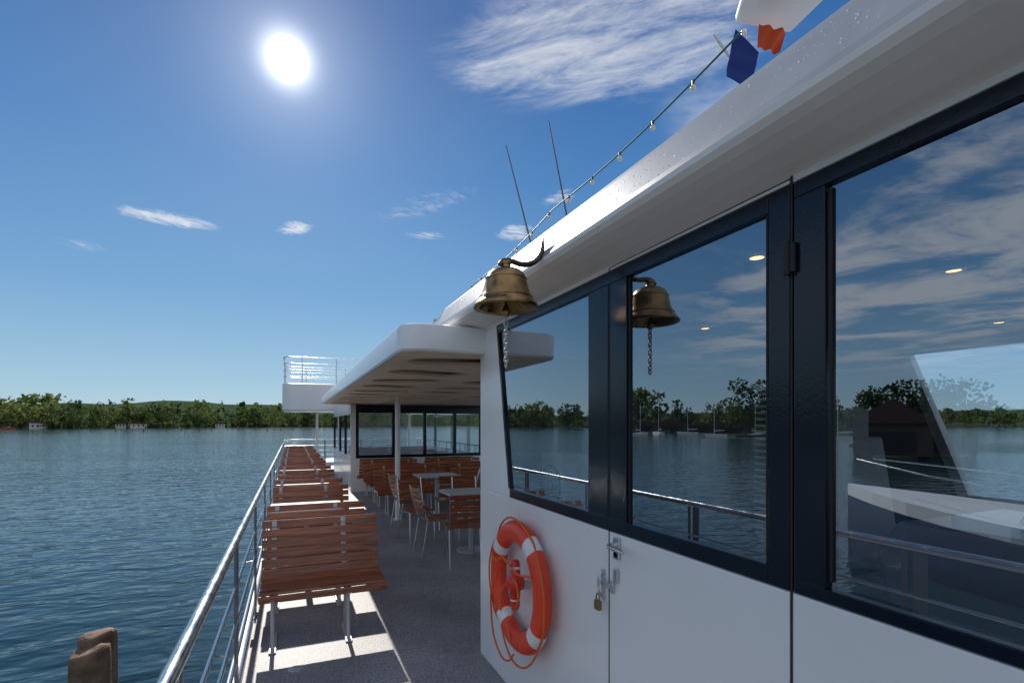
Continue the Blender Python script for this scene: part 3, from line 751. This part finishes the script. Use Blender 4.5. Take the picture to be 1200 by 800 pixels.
az=M('MULTIPLY',M('ARCTAN2',X,Y),57.2958); el=M('MULTIPLY',M('ARCSINE',Z),57.2958)
def noise_n(vx,vy,scale,detail=8,dist=.0,rough=.6,off=0):
    cb=nd.new("ShaderNodeCombineXYZ"); lk.new(vx,cb.inputs[0]); lk.new(vy,cb.inputs[1]); cb.inputs[2].default_value=off
    n=nd.new("ShaderNodeTexNoise"); n.inputs["Scale"].default_value=scale; n.inputs["Detail"].default_value=detail; n.inputs["Distortion"].default_value=dist; n.inputs["Roughness"].default_value=rough
    lk.new(cb.outputs[0],n.inputs["Vector"]); return n.outputs[0]
def sstep(x,a,c):
    n=nd.new("ShaderNodeMapRange"); n.interpolation_type='SMOOTHSTEP'; lk.new(x,n.inputs[0]); n.inputs[1].default_value=a; n.inputs[2].default_value=c; return n.outputs[0]
gr=nd.new("ShaderNodeValToRGB"); er=gr.color_ramp.elements
stops=[(0,(.40,.56,.66)),(.035,(.32,.51,.66)),(.14,(.15,.345,.60)),(.28,(.058,.205,.48)),(.42,(.022,.11,.34)),(.75,(.014,.075,.25)),(1,(.014,.07,.24))]
er[0].position=0; er[0].color=(*stops[0][1],1); er[1].position=1; er[1].color=(*stops[-1][1],1)
for p,c in stops[1:-1]:
    x=er.new(p); x.color=(*c,1)
lk.new(M('DIVIDE',el,90.0,clamp=True),gr.inputs[0])
gsc=nd.new("ShaderNodeVectorMath"); gsc.operation='SCALE'; gsc.inputs["Scale"].default_value=10.5; lk.new(gr.outputs[0],gsc.inputs[0])
skm=nd.new("ShaderNodeMix"); skm.data_type='RGBA'; skm.inputs[0].default_value=.88; lk.new(sky.outputs[0],skm.inputs[6]); lk.new(gsc.outputs[0],skm.inputs[7])
cx,cyy=.76,1.15; dx=M('SUBTRACT',px,cx); dy=M('SUBTRACT',py,cyy)
a_=M('ADD',M('MULTIPLY',dx,.784),M('MULTIPLY',dy,-.621)); b_=M('ADD',M('MULTIPLY',dx,.621),M('MULTIPLY',dy,.784))
msk=M('SUBTRACT',1.0,M('ADD',M('POWER',M('ABSOLUTE',M('DIVIDE',a_,.54)),2.0),M('POWER',M('ABSOLUTE',M('DIVIDE',b_,.30)),2.0)),clamp=True)
n1=noise_n(M('MULTIPLY',M('ADD',a_,M('MULTIPLY',b_,.6)),1.1),M('MULTIPLY',b_,3.0),3.2,6,.35,.68,2.3)
c1=sstep(M('ADD',n1,M('MULTIPLY',msk,.36)),.50,1.10)
c1=M('MULTIPLY',c1,sstep(msk,0.0,.6))
def wisp(u,v,wd,hd,tilt,st):
    azc=math.degrees(TH+math.atan((u-600)/600)); elc=math.degrees(math.atan((497-v)/600*math.cos(math.atan((u-600)/600))))
    da=M('SUBTRACT',az,azc); de=M('SUBTRACT',M('SUBTRACT',el,elc),M('MULTIPLY',da,tilt))
    m=M('SUBTRACT',1.0,M('ADD',M('POWER',M('ABSOLUTE',M('DIVIDE',da,wd)),2.0),M('POWER',M('ABSOLUTE',M('DIVIDE',de,hd)),2.0)),clamp=True)
    return M('MULTIPLY',m,st)
ws=None
for a in [(195,256,5.0,.75,.0,.8),(345,267,2.2,.8,.18,.8),(95,287,2.4,.6,0,.35),(500,276,2.8,.5,.02,.5),(605,272,2.6,1.0,.1,.75),(500,240,7,1.4,.3,.35),(655,232,2.2,.9,.2,.6)]:
    o=wisp(*a); ws=o if ws is None else M('MAXIMUM',ws,o)
n2=noise_n(M('ADD',az,M('MULTIPLY',el,1.5)),M('MULTIPLY',el,3.2),.7,5,.6,.65,5)
c2=M('MULTIPLY',sstep(M('ADD',n2,M('MULTIPLY',ws,.5)),.52,1.15),sstep(ws,0,.5))
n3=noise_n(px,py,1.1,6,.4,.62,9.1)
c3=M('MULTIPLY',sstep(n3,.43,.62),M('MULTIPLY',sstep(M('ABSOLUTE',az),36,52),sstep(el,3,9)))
astern_fill=sstep(M('ABSOLUTE',az),75,115)  # unseen extra cloud cover behind the camera, added to brighten the shaded wall
c3=M('MAXIMUM',c3,M('MULTIPLY',astern_fill,M('MULTIPLY',sstep(el,2,10),sstep(n3,.36,.56))))
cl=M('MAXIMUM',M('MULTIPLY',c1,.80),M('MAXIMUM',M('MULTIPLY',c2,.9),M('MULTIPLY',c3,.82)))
mix=nd.new("ShaderNodeMix"); mix.data_type='RGBA'; lk.new(cl,mix.inputs[0]); lk.new(skm.outputs[2],mix.inputs[6]); mix.inputs[7].default_value=(8.0,8.2,8.6,1)
disc=M('MULTIPLY',sstep(D,math.cos(R(1.8)),math.cos(R(1.0))),110.0)
glow=M('ADD',M('MULTIPLY',M('POWER',D,2200.0),16.0),M('ADD',M('MULTIPLY',M('POWER',D,220.0),2.2),M('MULTIPLY',M('POWER',D,22.0),.9)))
gs=M('ADD',disc,glow)
gc=nd.new("ShaderNodeVectorMath"); gc.operation='SCALE'; gc.inputs[0].default_value=(.98,.98,.96); lk.new(gs,gc.inputs["Scale"])
add=nd.new("ShaderNodeVectorMath"); add.operation='ADD'; lk.new(mix.outputs[2],add.inputs[0]); lk.new(gc.outputs[0],add.inputs[1])
lk.new(add.outputs[0],bg.inputs[0]); bg.inputs[1].default_value=.10
sl_=bpy.data.lights.new("sun",'SUN'); sl_.energy=4.8; sl_.angle=R(.5); sl_.color=(1,.95,.87)
so=bpy.data.objects.new("sun",sl_); scene.collection.objects.link(so); so.rotation_euler=sd.to_track_quat('Z','Y').to_euler()

# ---------------------------------------------------------------- camera
cam=bpy.data.cameras.new("camera"); cam.lens=18; cam.sensor_width=36; cam.shift_y=97/1200; cam.clip_start=.05; cam.clip_end=12000
co=bpy.data.objects.new("camera",cam); scene.collection.objects.link(co); co.location=(0,0,0); co.rotation_euler=(R(90),0,-TH)
scene.camera=co
scene.view_settings.view_transform='Standard'; scene.view_settings.look='None'; scene.view_settings.exposure=0
